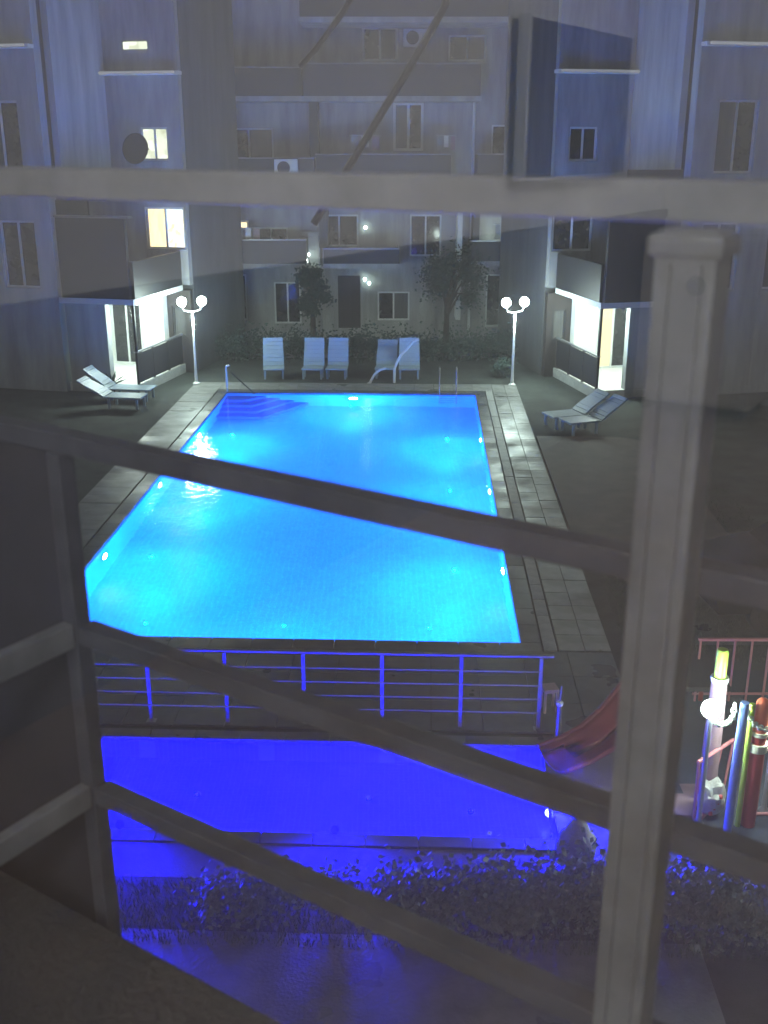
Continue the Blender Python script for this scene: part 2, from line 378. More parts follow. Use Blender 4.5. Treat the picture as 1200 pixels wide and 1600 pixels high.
# ------------------------------------------------------------------ paddling pool
kid = empty('paddling_pool', (0, 0, 0), 0, 'long shallow deep blue paddling pool beyond the dark railing foot', 'paddling pool')
basin(kid, KU0, KU1, KV0, KV1, 0.5, M['kid_tile'], M['kid_tile'])
coping_stones(kid, KU0, KU1, KV0, KV1, 0.2, 14, 4, M['coping'])
w = MB(); w.quad(P(KU0 - .01, KV0 - .01, -0.07), P(KU1 + .01, KV0 - .01, -0.07), P(KU1 + .01, KV1 + .01, -0.07), P(KU0 - .01, KV1 + .01, -0.07))
w.build('water', M['water'], kid)
for (u, v, du, dv) in ((KU1, 10.3, -1, 0), (-0.6, KV0, 0, 1), (-2.6, KV0, 0, 1), (-4.6, KV0, 0, 1)):  # right end lamp, plus near wall lamps added out of view to flood the basin
    underwater(kid, u, v, -0.24, du, dv, 270, (0.0, 0.0, 1.0), M['uw_blue'], 0.06)

for (u, v, du, dv) in ((KU1 + .12, 10.3, -1, 0), (-.9, KV0 - .12, 0, 1), (-3.2, KV0 - .12, 0, 1)):  # near rim pair is added, with no visible source, to throw blue over the foreground
    c = P(u, v); sp = empty('pool_fill_spot', c, -AX, 'small blue light beside the right end of the paddling pool' if du else ('added blue fill light on the near rim of the paddling pool, right of the other' if u > -2 else 'added blue fill light on the near rim of the paddling pool, left of the other'), 'spotlight', 'small blue lights round the paddling pool')
    MB().lathe([(.035, 0), (.03, .03), (.02, .10)]).build('stand', M['steel'], sp, smooth=True)
    MB().lathe([(.03, .10), (.045, .13), (.035, .165)]).build('lens', M['uw_blue'] if du else M['blue_l'], sp, smooth=True)
    sd_ = bpy.data.lights.new('spot_light', 'SPOT'); sd_.energy = 500 if du else 260; sd_.color = (0.0, 0.0, 1.0); sd_.shadow_soft_size = .22
    sd_.spot_size = R(165); sd_.spot_blend = .8
    sl = bpy.data.objects.new('spot_light', sd_); C.objects.link(sl); sl.parent = sp; sl.location = (0, -.02, .42)
    sl.rotation_euler = (R(-62), 0, 0)
# ------------------------------------------------------------------ railing between the pools
rl = empty('pool_railing', P(0, 11.85, 0), -AX, 'steel railing with thin bars between the two pools', 'railing')
us_post = [1.47 - .985 * k for k in range(9)]
for u in us_post:
    MB().box(u - .022, u + .022, -.022, .022, 0, 1.0).build('post', M['metal'], rl, bevel=.004)
    MB().box(u - .06, u + .06, -.05, .05, 0.0, .012).build('base_plate', M['metal'], rl)
MB().tube([(us_post[-1] - .05, 0, 1.025), (1.62, 0, 1.025)], 0.026, 10).build('handrail', M['metal'], rl, smooth=True)
for k in range(4):
    z = 0.82 - .19 * k
    MB().tube([(us_post[-1], -.03, z), (1.47, -.03, z)], 0.010, 8).build('rail_bar', M['metal'], rl, smooth=True)

# ------------------------------------------------------------------ pool furniture
def ladder(u, v, label, du=0, dv=-1, z1=.75):
    e = empty('pool_ladder', P(u, v, 0), -AX, label, 'pool ladder', 'pool ladders')
    for s in (-.25, .25):
        if dv: pts = [(s, .30, 0), (s, .30, z1 * .8), (s, .22, z1), (s, .05, z1), (s, -.04, z1 * .8), (s, -.05, -.9)]
        else: pts = [(-.30 * du, s, 0), (-.30 * du, s, z1 * .8), (-.2 * du, s, z1), (-.05 * du, s, z1), (.04 * du, s, z1 * .8), (.05 * du, s, -.9)]
        MB().tube(pts, .02, 8).build('grab_rail', M['steel'], e, smooth=True)
    for k in range(3):
        z = -.3 - .25 * k
        if dv: MB().box(-.25, .25, -.09, -.01, z, z + .03).build('rung', M['steel'], e)
        else: MB().box(min(.01 * du, .09 * du), max(.01 * du, .09 * du), -.25, .25, z, z + .03).build('rung', M['steel'], e)
ladder(0.65, PV1, 'steel pool ladder at the far right end of the pool', 0, -1)
ladder(PU0, 15.1, 'steel pool ladder at the near left corner of the pool', 1, 0, .1)
e = empty('handrail_post', on_ground(355, 612), 0, 'white upright grab post at the far left pool corner', 'grab rail')
MB().tube([(0, 0, 0), (0, 0, .72), (.02, -.02, .78), (.10, -.05, .80)], .028, 8).build('pole', M['frame'], e, smooth=True)
MB().tube([(.12, -.05, .62), (.85, -.35, .02)], .018, 8).build('brace', M['dark_metal'], e, smooth=True)
def curved(name, pts, label):
    e = empty(name, (0, 0, 0), 0, label, 'handrail', 'curved white handrails')
    Y = 32.3; q = [at_depth(x, y, Y) for x, y in pts]; q = [p - q[0] for p in q]
    base = at_depth(pts[0][0], pts[0][1], Y); e.location = (base.x, Y, 0)
    h = base.z
    P3 = [Vector((0, 0, 0))] + [p + Vector((0, 0, h)) for p in q]
    MB().tube(P3, .04, 8).build('tube_rail', M['frame'], e, smooth=True)
    return e
curved('curved_handrail', [(576, 604), (580, 594), (586, 584), (594, 578), (603, 575)], 'low curved white handrail at the far pool edge')
curved('curved_handrail', [(616, 578), (621, 564), (628, 553), (636, 546), (646, 533), (655, 530)], 'tall curved white handrail before the rightmost lounger')

def lounger(loc, rz, label, ang=72, L=1.35, group='pale sun loungers round the pool'):
    e = empty('sun_lounger', loc, rz, label, 'sun lounger', group)
    H_ = .33
    MB().box(-.33, .33, -L, 0, H_ - .03, H_ + .02).build('seat', M['plastic'], e, bevel=.02)
    a = R(ang); Mx = Matrix.Translation((0, 0, H_)) @ Matrix.Rotation(a, 4, 'X')
    b = MB()
    for i in range(7):
        y0 = .02 + i * .125; w_ = .33 - .02 * (i / 6)
        b.box(-w_, w_, y0, y0 + .118, -.02 , .025 + .012 * math.sin(i), Mx)
    b.build('backrest', M['plastic'], e)
    for sx in (-.28, .28):
        for sy in (-L + .12, -.12):
            MB().box(sx - .03, sx + .03, sy - .03, sy + .03, 0, H_ - .03).build('leg', M['plastic'], e)
    return e
LP = [((425, 579), 'leftmost upright lounger beyond the pool, left of the others'), ((489, 579), 'upright lounger left of the close pair beyond the pool lamp'),
      ((527, 579), 'upright lounger right of the close pair beyond the pool lamp'), ((604, 578), 'lower upright lounger left of the tall curved handrail'),
      ((640, 579), 'upright lounger behind the tall curved handrail')]
for i, ((px, py), lab) in enumerate(LP):
    p = on_ground(px, py, .3); lounger((p.x, p.y + .55, 0), R(random.uniform(-6, 6)), lab, 74 if i != 3 else 55, L=.55)
p = on_ground(176, 622); lounger((p.x + .0, p.y, 0), R(82), 'pale lounger with raised back by the left terrace, rear of two', 38, L=1.25)
p = on_ground(172, 634); lounger((p.x, p.y - .1, 0), R(82), 'pale lounger by the left terrace, front of two with low back', 30, L=1.05)
p = on_ground(905, 668); lounger((p.x, p.y + .3, 0), R(-70), 'pale blue lounger below the right terrace, nearer to pool', 35, L=.9)
p = on_ground(925, 676); lounger((p.x + .1, p.y + .2, 0), R(-70), 'pale blue lounger below the right terrace, farther right', 35, L=.9)

# lamp posts
def lamp_post(px, py, label):
    p = on_ground(px, py); e = empty('street_lamp', p, R(20), label, 'street lamp', 'double globe lamps beside the far pool corners')
    zt = 2.35
    MB().lathe([(.11, 0), (.11, .03), (.05, .08), (.038, .6), (.032, zt - .12)]).build('pole', M['frame'], e, smooth=True)
    MB().tube([(-.30, 0, zt + .0), (-.24, 0, zt - .10), (0, 0, zt - .14), (.24, 0, zt - .10), (.30, 0, zt + .0)], .022, 8).build('arm', M['frame'], e, smooth=True)
    for s in (-1, 1):
        cup = MB().lathe([(.05, 0), (.07, .03)], x=.30 * s, z=zt); cup.build('lamp_cup', M['frame'], e)
        pr = [(.14 * math.sin(R(a)), -.14 * math.cos(R(a))) for a in range(18, 176, 14)]
        MB().lathe(pr, x=.30 * s, z=zt + .16).build('globe', M['globe'], e, smooth=True)
    lamp('lamp_light', (0, -.1, zt - .35), 95, (.78, 1.0, .90), .12, e)
lamp_post(307, 600, 'double globe lamp post at the left far corner of the deck')
lamp_post(800, 602, 'double globe lamp post at the right far corner of the deck')

# ------------------------------------------------------------------ buildings
def window(root, x0, x1, z0, z1, y, frame=None, pane=None, fw=.06, mull=1, depth=.06):
    """frame on the plane y (front towards -y), pane set back inside it, mullions in front"""
    frame = frame or M['frame']; pane = pane or random.choice([M['pane'], [M['pane2'], M['pane']], [M['pane'], M['pane2']]])
    f = MB(); f.box(x0, x0 + fw, y - depth, y + .02, z0, z1).box(x1 - fw, x1, y - depth, y + .02, z0, z1)
    f.box(x0 + fw, x1 - fw, y - depth, y + .02, z0, z0 + fw).box(x0 + fw, x1 - fw, y - depth, y + .02, z1 - fw, z1)
    n = mull
    for k in range(n):
        xc = x0 + (x1 - x0) * (k + 1) / (n + 1); f.box(xc - fw * .5, xc + fw * .5, y - depth + .006, y + .014, z0 + fw, z1 - fw)
    fo = f.build('window', frame, root)
    for k in range(n + 1):
        a = x0 + (x1 - x0) * k / (n + 1) + fw * .55; b = x0 + (x1 - x0) * (k + 1) / (n + 1) - fw * .55
        pm = pane[k % len(pane)] if isinstance(pane, (list, tuple)) else pane
        MB().box(a, b, y - .022, y - .004, z0 + fw * .9, z1 - fw * .9).build('pane', pm, fo)
    return fo
def wall_holes(root, x0, x1, z0, z1, y, th, holes, m, name='wall'):
    xs = sorted({x0, x1, *[h[0] for h in holes], *[h[1] for h in holes]}); zs = sorted({z0, z1, *[h[2] for h in holes], *[h[3] for h in holes]})
    mb = MB()
    for i in range(len(xs) - 1):
        for j in range(len(zs) - 1):
            xc, zc = (xs[i] + xs[i + 1]) / 2, (zs[j] + zs[j + 1]) / 2
            if any(h[0] < xc < h[1] and h[2] < zc < h[3] for h in holes): continue
            mb.box(xs[i], xs[i + 1], y, y + th, zs[j], zs[j + 1])
    return mb.build(name, m, root)
YB = 40.0
def bx(px, py, Y): p = at_depth(px, py, Y); return p.x, p.z
def prect(x0, y0, x1, y1, Y):
    a = at_depth(x0, y1, Y); b = at_depth(x1, y0, Y); return a.x, b.x, a.z, b.z
cb = empty('apartment_building', (0, YB, 0), 0, 'long grey apartment block with brown balconies across the courtyard', 'apartment building')
W_ = []
def hole(x0, y0, x1, y1, **k): r = prect(x0, y0, x1, y1, YB + .12); W_.append((r, k)); return r
hole(342, 344, 389, 359, pane=[M['warm1']], mull=1, fw=.07)
hole(353, 200, 427, 268); hole(614, 160, 662, 236, fw=.09); hole(765, 195, 846, 290, pane=M['pane']); hole(905, 190, 945, 288)
hole(500, 335, 560, 385); hole(400, 355, 450, 410); hole(640, 335, 690, 400)
hole(345, 428, 385, 500); hole(430, 440, 470, 505); hole(529, 430, 563, 512, frame=M['brown'], mull=0, pane=M['brown']); hole(757, 428, 822, 510); hole(590, 455, 640, 500)
hole(566, 42, 622, 96, fw=.08); hole(700, 55, 760, 96)
hs = [r for r, k in W_]
wall_holes(cb, -13, 14, -.05, 13.8, 0, .3, hs, M['stucco'])
for r, k in W_: window(cb, r[0] + .003, r[1] - .003, r[2] + .003, r[3] - .003, .12, **k)
MB().box(-13, 14, .6, 9, -.05, 13.6).build('rear_block', M['slate'], cb)
def balcony(x0, y0, x1, y1, proj, m, name='balcony', slab_m=None):
    Yf = YB - proj
    r = prect(x0, y0, x1, y1, Yf); b = MB()
    zb, zt = r[2], r[3]; h = zt - zb
    b.box(r[0], r[1], -proj, -proj + .09, zb, zt)
    b.box(r[0], r[0] + .09, -proj + .09, 0, zb, zt).box(r[1] - .09, r[1], -proj + .09, 0, zb, zt)
    o = b.build(name, m, cb)
    MB().box(r[0] - .03, r[1] + .03, -proj - .03, 0, zb - .17, zb - .002).build('balcony_slab', slab_m or M['stucco'], o)
    MB().box(r[0] - .015, r[1] + .015, -proj - .012, -proj + .105, zt + .002, zt + .045).build('balcony_coping', M['metal'], o)
    return r
balcony(270, 248, 490, 290, 1.4, M['slate']); balcony(494, 242, 705, 290, 1.4, M['slate']); balcony(745, 242, 915, 292, 1.2, M['slate'])
balcony(205, 106, 470, 150, 1.4, M['brown']); balcony(474, 100, 752, 150, 1.4, M['brown'])
balcony(282, 372, 318, 408, 1.0, M['brown']); balcony(322, 376, 478, 412, 1.2, M['slate']); balcony(506, 390, 624, 412, 1.8, M['brown']); balcony(735, 378, 872, 408, 1.3, M['slate'])
balcony(468, -30, 846, 26, 1.9, M['brown'])
# dividing walls and posts on the facade
for px, y0, y1, m in ((300, 170, 245, 'stucco'), (490, 155, 245, 'slate'), (505, 300, 388, 'slate'), (718, 300, 500, 'white'), (745, 300, 378, 'slate')):
    r = prect(px - 6, y0, px + 6, y1, YB - 1.0); MB().box(r[0], r[1], -.98, -.002, r[2], r[3]).build('fin_wall', M[m], cb)
r = prect(470, 362, 505, 368, YB - .1); MB().box(r[0], r[1], -.12, -.002, r[2], r[3]).build('lintel', M['strip'], cb)
for (px, py) in ((480, 398), (570, 437), (577, 443), (571, 356)):
    p = at_depth(px, py, YB - .15); b = MB(); rr = .10 if px == 480 else .055
    b.lathe([(rr * .5, -.05), (rr, 0), (rr * .8, .06)], p.x, -.15, p.z); lo = b.build('wall_lamp', M['spot'], cb)
    MB().box(p.x - .02, p.x + .02, -.1, -.002, p.z - .02, p.z + .02).build('lamp_bracket', M['metal'], lo)
pl = at_depth(480, 405, YB - .5); lamp('wall_lamp_light', (pl.x, -.6, pl.z), 18, (.8, 1, .95), .05, cb)
# cluster of lights seen over the right balcony
p = at_depth(803, 393, YB - .5); ch = MB().tube([(p.x, -.5, p.z + .1), (p.x, -.5, p.z + .5)], .015, 6).build('pendant_lamp', M['metal'], cb)
for k, (dx, dz) in enumerate(((-.2, -.17), (0, -.1), (.2, -.12), (-.14, .12), (.1, .16), (.28, .1))):
    MB().lathe([(.03, -.05), (.065, 0), (.03, .05)], p.x + dx, -.5, p.z + dz, 8).build('bulb', M['spot'], ch)
    MB().tube([(p.x, -.5, p.z + .12), (p.x + dx, -.5, p.z + dz + .04)], .01, 5).build('lamp_arm', M['metal'], ch)
lamp('pendant_light', (p.x, -.9, p.z), 25, (.8, 1, .95), .1, cb)
# air conditioner and dish on the facade
def ac_unit(px, py, Y, label):
    q = at_depth(px, py, Y); e = empty('air_conditioner', (q.x, Y, q.z - .28), 0, label, 'air conditioner', 'air conditioners on the far block')
    MB().box(-.4, .4, -.3, 0, 0, .56).build('casing', M['frame'], e, bevel=.015)
    MB().tube([(-.08, -.302, .28), (-.08, -.325, .28)], .22, 16).build('fan_grille', M['dark_metal'], e)
ac_unit(448, 262, YB - 1.45, 'white air conditioner on the dark parapet just above the top rail'); ac_unit(648, 60, YB - .02, 'white air conditioner high on the far wall')
q = at_depth(214, 233, 33.65)
e = empty('satellite_dish', q, R(-20), 'round dark satellite dish left of the pale lit window', 'satellite dish')
pr = [(.45 * k / 6, .10 * (k / 6) ** 2) for k in range(1, 7)]
dish = MB().lathe([(.02, 0)] + pr + [(.45, .09)], seg=20).build('reflector', M['slate'], e, smooth=True); dish.rotation_euler = (R(80), 0, 0)
MB().tube([(0, 0, 0), (0, .65, 0)], .025, 8).build('mount', M['dark_metal'], e)

# rain pipes, aerials and roof clutter of the far block
for px in (262, 352, 500, 735, 880):
    q = at_depth(px, 400, YB - .06); MB().tube([(q.x, -.06, .1), (q.x, -.06, 9.3)], .05, 8).build('rain_pipe', M['frame'] if px != 500 else M['metal'], cb)
for (x, z, w_) in ((-5.3, 3.4, .9), (-1.2, 6.5, 1.1), (1.8, 6.5, .7), (3.9, 3.5, .9)):
    ck = MB().tube([(x, -.9, z + .75), (x + w_, -.9, z + .72)], .008, 5).build('clothes_line', M['frame'], cb)
    for k in range(3): MB().box(x + .05 + k * w_ / 3, x + .02 + (k + .8) * w_ / 3, -.905, -.89, z + .25 + .1 * (k % 2), z + .73).build('laundry', M[('stucco_blue', 'white', 'mauve')[k]], ck)
def wing(side, corner, rz, name_lab):
    s = side                                  # -1: block runs to the left of its corner, +1 to the right
    e = empty('building_wing', (corner[0], corner[1], 0), rz, name_lab, 'building')
    X = lambda a, b: (min(s * a, s * b), max(s * a, s * b))
    def box(name, a, b, y0, y1, z0, z1, m, par=e): x = X(a, b); return MB().box(x[0], x[1], y0, y1, z0, z1).build(name, m, par)
    # terrace floor, walls and slab
    box('terrace_floor', .0, 3.2, 0, 3.3, -.02, .22, M['white'])
    box('terrace_kerb', -.06, .0, -.06, 3.3, -.02, .26, M['strip'])
    box('side_wall', 2.6, 2.8, .02, 4.5, .222, 2.6, M['white'])
    box('back_wall', .72, 2.6, 3.1, 3.3, .222, 2.6, M['white'])
    box('white_pier', .45, .72, 2.95, 3.3, .222, 2.6, M['white'])
    bw = X(-.36, .45); hw = X(-.18, .30)
    wall_holes(e, bw[0], bw[1], -.02, 2.6, 3.31, .2, [(hw[0], hw[1], 1.1, 2.1)], M['brown'], 'house_wall')
    window(e, hw[0] + .003, hw[1] - .003, 1.103, 2.097, 3.40, frame=M['slate'], mull=0)
    # terrace doors
    dx = X(1.25, 2.3); window(e, dx[0], dx[1], .224, 2.35, 3.1, mull=1, pane=([M['curtain'], M['pane']] if s > 0 else M['pane']))
    box('front_wall', .86, 2.15, 0, .25, -.02, 2.6, M['stucco_blue'])
    post = MB().box(-.035, .035, .02, .09, .26, 2.6).build('corner_post', M['dark_metal'], e)
    box('terrace_ceiling', -.12, 3.0, -.15, 3.3, 2.602, 2.76, M['white'])
    cl = MB().lathe([(.24, 0), (.24, -.05), (.19, -.10)], s * .35, .75, 2.6, 20).build('ceiling_lamp', M['ceil_l'], e)
    lamp('terrace_light', (s * .6, 1.0, 2.25), 85, (.86, 1.0, .90), .12, e)
    # side balustrade: framed dark panels
    n = 3
    for k in range(n):
        y0 = .05 + k * 1.07
        MB().box(-.02, .02, y0 + .03, y0 + 1.035, .30, 1.16).build('balustrade_panel', M['slate'], e)
        MB().box(-.03, .03, y0 - .03, y0 + .028, .26, 1.2).build('baluster_post', M['dark_metal'], e)
    MB().box(-.04, .04, 0, 3.28, 1.2, 1.24).build('balustrade_rail', M['metal'], e)
    # first-floor loggia with solid dark parapet
    box('loggia_front', -.02, 2.1, -.16, -.02, 2.765, 5.0, M['slate'])
    sd = X(-.12, .02); MB().box(sd[0], sd[1], -.018, 3.28, 2.765, 3.8, ).build('loggia_side', M['slate'], e)
    box('loggia_coping', -.15, 2.14, -.18, .12, 5.003, 5.06, M['metal'])
    cw = X(-.36, 2.9); c1 = X(-.30, 1.0); c2 = X(.08, .98)
    ch_ = [(c1[0], c1[1], 3.85, 5.12), (c2[0], c2[1], 6.48, 7.45)]
    wall_holes(e, cw[0], cw[1], 2.765, 13.0, 3.32, .25, ch_, M['stucco'], 'core_wall')
    window(e, c1[0] + .003, c1[1] - .003, 3.853, 5.117, 3.45, pane=([M['warm1'], M['warm2']] if s < 0 else M['pane']))
    window(e, c2[0] + .003, c2[1] - .003, 6.483, 7.447, 3.45, pane=(M['pale_l'] if s < 0 else M['pane']))
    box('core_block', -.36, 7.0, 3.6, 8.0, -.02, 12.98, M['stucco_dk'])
    box('floor_slab', .6, 2.5, .3, 3.3, 5.45, 5.6, M['stucco'])
    box('upper_parapet', .6, 2.2, .2, .3, 5.45, 6.3, M['slate'])
    box('fin', 2.0, 2.2, .302, 3.3, 5.603, 12.9, M['stucco_blue'])
    # outer front wall with windows
    a, b = (2.22, 7.5); x = X(a, b)
    hl = [(*X(2.75, 3.9), 3.0, 4.9), (*X(2.9, 4.1), 6.2, 8.1), (*X(4.8, 6.0), 3.0, 4.9), (*X(4.8, 6.0), 6.2, 8.1)]
    wall_holes(e, x[0], x[1], -.02, 13.0, -.2, .35, hl, M['stucco_blue'])
    for h in hl: window(e, h[0] + .003, h[1] - .003, h[2] + .003, h[3] - .003, -.04, mull=1)
    box('outer_core', 2.9, 7.5, .4, 3.2, 0, 12.9, M['slate'])
    # cornices with light strips
    box('cornice', -.5, 1.995, 3.0, 3.315, 8.903, 9.0, M['white']); box('cornice', 2.2, 8.0, -.5, -.205, 9.403, 9.5, M['white'])
    x = X(-.4, 2.1); MB().box(x[0], x[1], 2.94, 2.995, 8.93, 9.00).build('light_strip', M['tube'], e)
    x = X(2.3, 7.5); MB().box(x[0], x[1], -.56, -.505, 9.43, 9.50).build('light_strip', M['tube'], e)
    if s < 0:
        x = X(.55, 1.3); MB().box(x[0], x[1], 3.27, 3.315, 9.62, 9.82).build('window', M['pale_l'], e)
    return e
wl = wing(-1, (-7.24, 30.79), R(-13.6), 'left wing with white lit ground floor terrace and pale blue wall')
wr = wing(1, (6.15, 30.13), R(12.7), 'right wing with lit terrace and cream curtain in its door')
p = at_depth(226, 81, 30.0)

# ------------------------------------------------------------------ trees and plants
def leaf_cloud(blobs, n, size, seed, flat=False):
    rnd = random.Random(seed); mb = MB(); tot = sum(b[3] ** 2 for b in blobs)
    for (cx, cy, cz, r) in blobs:
        for _ in range(int(n * r * r / tot)):
            d = Vector((rnd.gauss(0, 1), rnd.gauss(0, 1), rnd.gauss(0, 1))).normalized(); q = Vector((cx, cy, cz)) + d * r * min(1.5, abs(rnd.gauss(0, .62)))
            q.z = max(q.z, .03)
            a = Vector((rnd.gauss(0, 1), rnd.gauss(0, 1), rnd.gauss(0, .7))).normalized(); b = a.orthogonal().normalized()
            L = size * rnd.uniform(.6, 1.3); w_ = L * .32
            mb.quad(q - a * L * .5, q + b * w_, q + a * L * .5, q - b * w_)
    return mb
def tree(px, py, h, r, label, seed, lean=0.0, m='leaf_dk'):
    p = on_ground(px, py); rnd = random.Random(seed); e = empty('tree', p, 0, label, 'tree', 'trees before the far block')
    top = Vector((lean, 0, h * .62))
    tk = MB(); tk.tube([(0, 0, 0), (lean * .3, 0, h * .25), (lean * .7, 0.05, h * .45), top], [.13, .10, .08, .04], 8)
    blobs = []
    for k in range(16):
        a = rnd.uniform(0, 6.28); q = Vector((lean + math.cos(a) * r * rnd.uniform(.3, .95), math.sin(a) * r * .7, h * rnd.uniform(.5, .95)))
        tk.tube([Vector((lean * .5, 0, h * rnd.uniform(.3, .45))), (q + top) / 2, q], [.05, .03, .012], 5)
        blobs.append((q.x, q.y, q.z, r * rnd.uniform(.3, .6)))
    tk.build('trunk', M['bark'], e, smooth=True)
    leaf_cloud(blobs, 5200, .13, seed).build('crown', M[m], e)
tree(697, 540, 3.3, 1.15, 'small dark leafy tree left of the right lamp post', 3)
tree(490, 545, 2.9, .55, 'slim dark tree behind the pair of loungers', 5)
tree(860, 555, 2.2, .6, 'low dark tree between lamp post and right terrace', 8)
def hedge(name, label, pts, r, n, size, seed, m='leaf_pale', group=None, cat='hedge'):
    rnd = random.Random(seed); bl = []
    for (a, b) in zip(pts[:-1], pts[1:]):
        k = max(2, int((Vector(b) - Vector(a)).length / (r * .6)))
        for i in range(k):
            q = Vector(a).lerp(Vector(b), i / k); bl.append((q.x + rnd.uniform(-.1, .1), q.y + rnd.uniform(-.15, .15), r * rnd.uniform(.7, 1.1), r * rnd.uniform(.8, 1.15)))
    e = empty(name, bl[0][:2] + (0,), 0, label, cat, group)
    o = leaf_cloud([(b[0] - e.location.x, b[1] - e.location.y, b[2], b[3]) for b in bl], n, size, seed).build('foliage', M[m], e)
    st = MB()
    for b in bl[::2]: st.tube([(b[0] - e.location.x, b[1] - e.location.y, 0), (b[0] - e.location.x + .03, b[1] - e.location.y, b[2])], .015, 5)
    st.build('stem', M['bark'], e); return e
hedge('hedge', 'clipped leafy hedge along the near right, behind the railing post', [(on_ground(620, 1450)), on_ground(950, 1440), on_ground(1230, 1450)], .33, 16000, .075, 11)
hedge('hedge', 'sparse low hedge at the near left below the paddling pool', [on_ground(330, 1430), on_ground(560, 1430)], .26, 3500, .06, 12)
hedge('hedge', 'dark hedge running along behind the far loungers', [(-6.0, 36.0, 0), (5.0, 36.0, 0)], .55, 15000, .11, 13, 'leaf_dk')
hedge('shrub', 'dark shrub beside the railing near the right lamp', [on_ground(775, 588), on_ground(792, 586)], .3, 1200, .08, 15, 'leaf_dk', cat='shrub')
p = on_ground(176, 612)
e = empty('potted_plant', (p.x, p.y, 0), 0, 'spiky dark plant in a pot beside the left lounger', 'plant')
MB().lathe([(.12, 0), (.17, .26), (.15, .26), (.14, .22)]).build('pot', M['slate'], e)
lf = MB()
for k in range(26):
    a = k * 2.4; el = random.uniform(.35, 1.3); L = random.uniform(.35, .55); d = Vector((math.cos(a) * math.cos(el), math.sin(a) * math.cos(el), math.sin(el))); s_ = d.cross(Vector((0, 0, 1))).normalized() * .025
    b0 = Vector((0, 0, .22)); md = b0 + d * L * .6; tp = b0 + d * L - Vector((0, 0, .06))
    lf.quad(b0 - s_ * .6, b0 + s_ * .6, md + s_, tp, md - s_)
lf.build('foliage', M['leaf_dk'], e)
def boulder(px, py, r, h, label, seed):
    p = on_ground(px, py); e_ = bmesh.new(); bmesh.ops.create_icosphere(e_, subdivisions=3, radius=1); rnd = random.Random(seed)
    ks = [Vector((rnd.gauss(0, 1), rnd.gauss(0, 1), rnd.gauss(0, 1))) for _ in range(6)]
    for v in e_.verts:
        n = 1 + sum(.05 * math.sin(k.dot(v.co) * 3) for k in ks); v.co = Vector((v.co.x * r * n, v.co.y * r * n, max(0, (v.co.z * .5 + .5)) * h * n))
    me = bpy.data.meshes.new('boulder'); e_.to_mesh(me); e_.free(); me.materials.append(M['boulder'])
    for q in me.polygons: q.use_smooth = True
    o = bpy.data.objects.new('boulder', me); C.objects.link(o); o.location = (p.x, p.y, -.04)
    return tag(o, label, 'boulder', 'pale boulders by the hedge')
boulder(900, 1345, .20, .52, 'tall pale boulder just right of the paddling pool corner', 1)
boulder(1097, 1372, .17, .40, 'pale rounded boulder standing in the right end of the hedge', 2)

rnd = random.Random(5); gb = MB()
for _ in range(26000):
    u, v = rnd.uniform(-9, 6), rnd.uniform(7.9, 8.8)
    if rnd.random() < .35: u, v = rnd.uniform(3.0, 6.5), rnd.uniform(13.8, 22)
    q = P(u, v, -.03); h_ = rnd.uniform(.03, .09); a = rnd.uniform(0, 6.28); w_ = .006
    d = Vector((math.cos(a), math.sin(a), 0)); t = q + Vector((rnd.uniform(-.03, .03), rnd.uniform(-.03, .03), h_))
    gb.quad(q - d * w_, q + d * w_, t)
tag(gb.build('grass', M['leaf']), 'short grass on the near lawn', kind='stuff')
# bollard lamp and box by the railing end
e = empty('bollard_lamp', on_ground(871, 1160), 0, 'slim bollard with white top at the end of the pool railing', 'bollard')
MB().lathe([(.035, 0), (.03, .52)]).build('pole', M['metal'], e, smooth=True)
MB().lathe([(.04, .52), (.045, .56), (.02, .58)]).build('lamp_head', M['white'], e)
MB().tube([(.0, 0, .58), (.01, 0, .78)], .01, 6).build('aerial', M['metal'], e)
e = empty('shower_stool', on_ground(857, 1110), R(10), 'small mauve stool behind the slim bollard', 'stool')
MB().box(-.1, .1, -.1, .1, .30, .35).build('seat', M['mauve'], e, bevel=.01)
for sx in (-.08, .08):
    for sy in (-.08, .08): MB().box(sx - .015, sx + .015, sy - .015, sy + .015, 0, .30).build('leg', M['mauve'], e)

# ------------------------------------------------------------------ playground
def seg(px0, py0, px1, py1, Y0, Y1=None): return at_depth(px0, py0, Y0), at_depth(px1, py1, Y1 or Y0)
def rootat(name, px, py, label, cat, group=None):
    p = on_ground(px, py, -.02); return empty(name, p, 0, label, cat, group), p
e, b = rootat('play_post', 1168, 1288, 'thick red post with orange rounded cap and cream rings', 'playground post')
h = at_depth(1180, 1088, b.y).z
MB().lathe([(.075, 0), (.075, h * .60)]).build('lower_post', M['red'], e, smooth=True)
MB().lathe([(.10, h * .601), (.10, h * .66)]).build('ring', M['cream'], e, smooth=True)
MB().lathe([(.076, h * .661), (.076, h * .72)]).build('middle_post', M['red'], e, smooth=True)
MB().lathe([(.09, h * .721), (.09, h * .75)]).build('ring', M['cream'], e, smooth=True)
MB().lathe([(.076, h * .751), (.076, h * .93), (.068, h * .97), (.045, h * .99), (.01, h)]).build('cap', M['orange'], e, smooth=True)
e, b2 = rootat('climbing_pole', 1136, 1300, 'slim light blue pole left of the red post', 'pole', 'slim poles beside the red post')
h2 = at_depth(1150, 1095, b2.y).z
MB().tube([(0, 0, 0), (.0, 0, h2 * .5), (.02, 0, h2)], .045, 10).build('pole', M['blue'], e, smooth=True)
e, b3 = rootat('climbing_pole', 1152, 1290, 'slim lime pole between blue pole and red post', 'pole', 'slim poles beside the red post')
h3 = at_depth(1162, 1097, b3.y).z
MB().tube([(0, 0, 0), (0, 0, h3)], .03, 10).build('pole', M['lime'], e, smooth=True)
e, b4 = rootat('play_post', 1103, 1245, 'mauve post with lime green cylinder top', 'playground post')
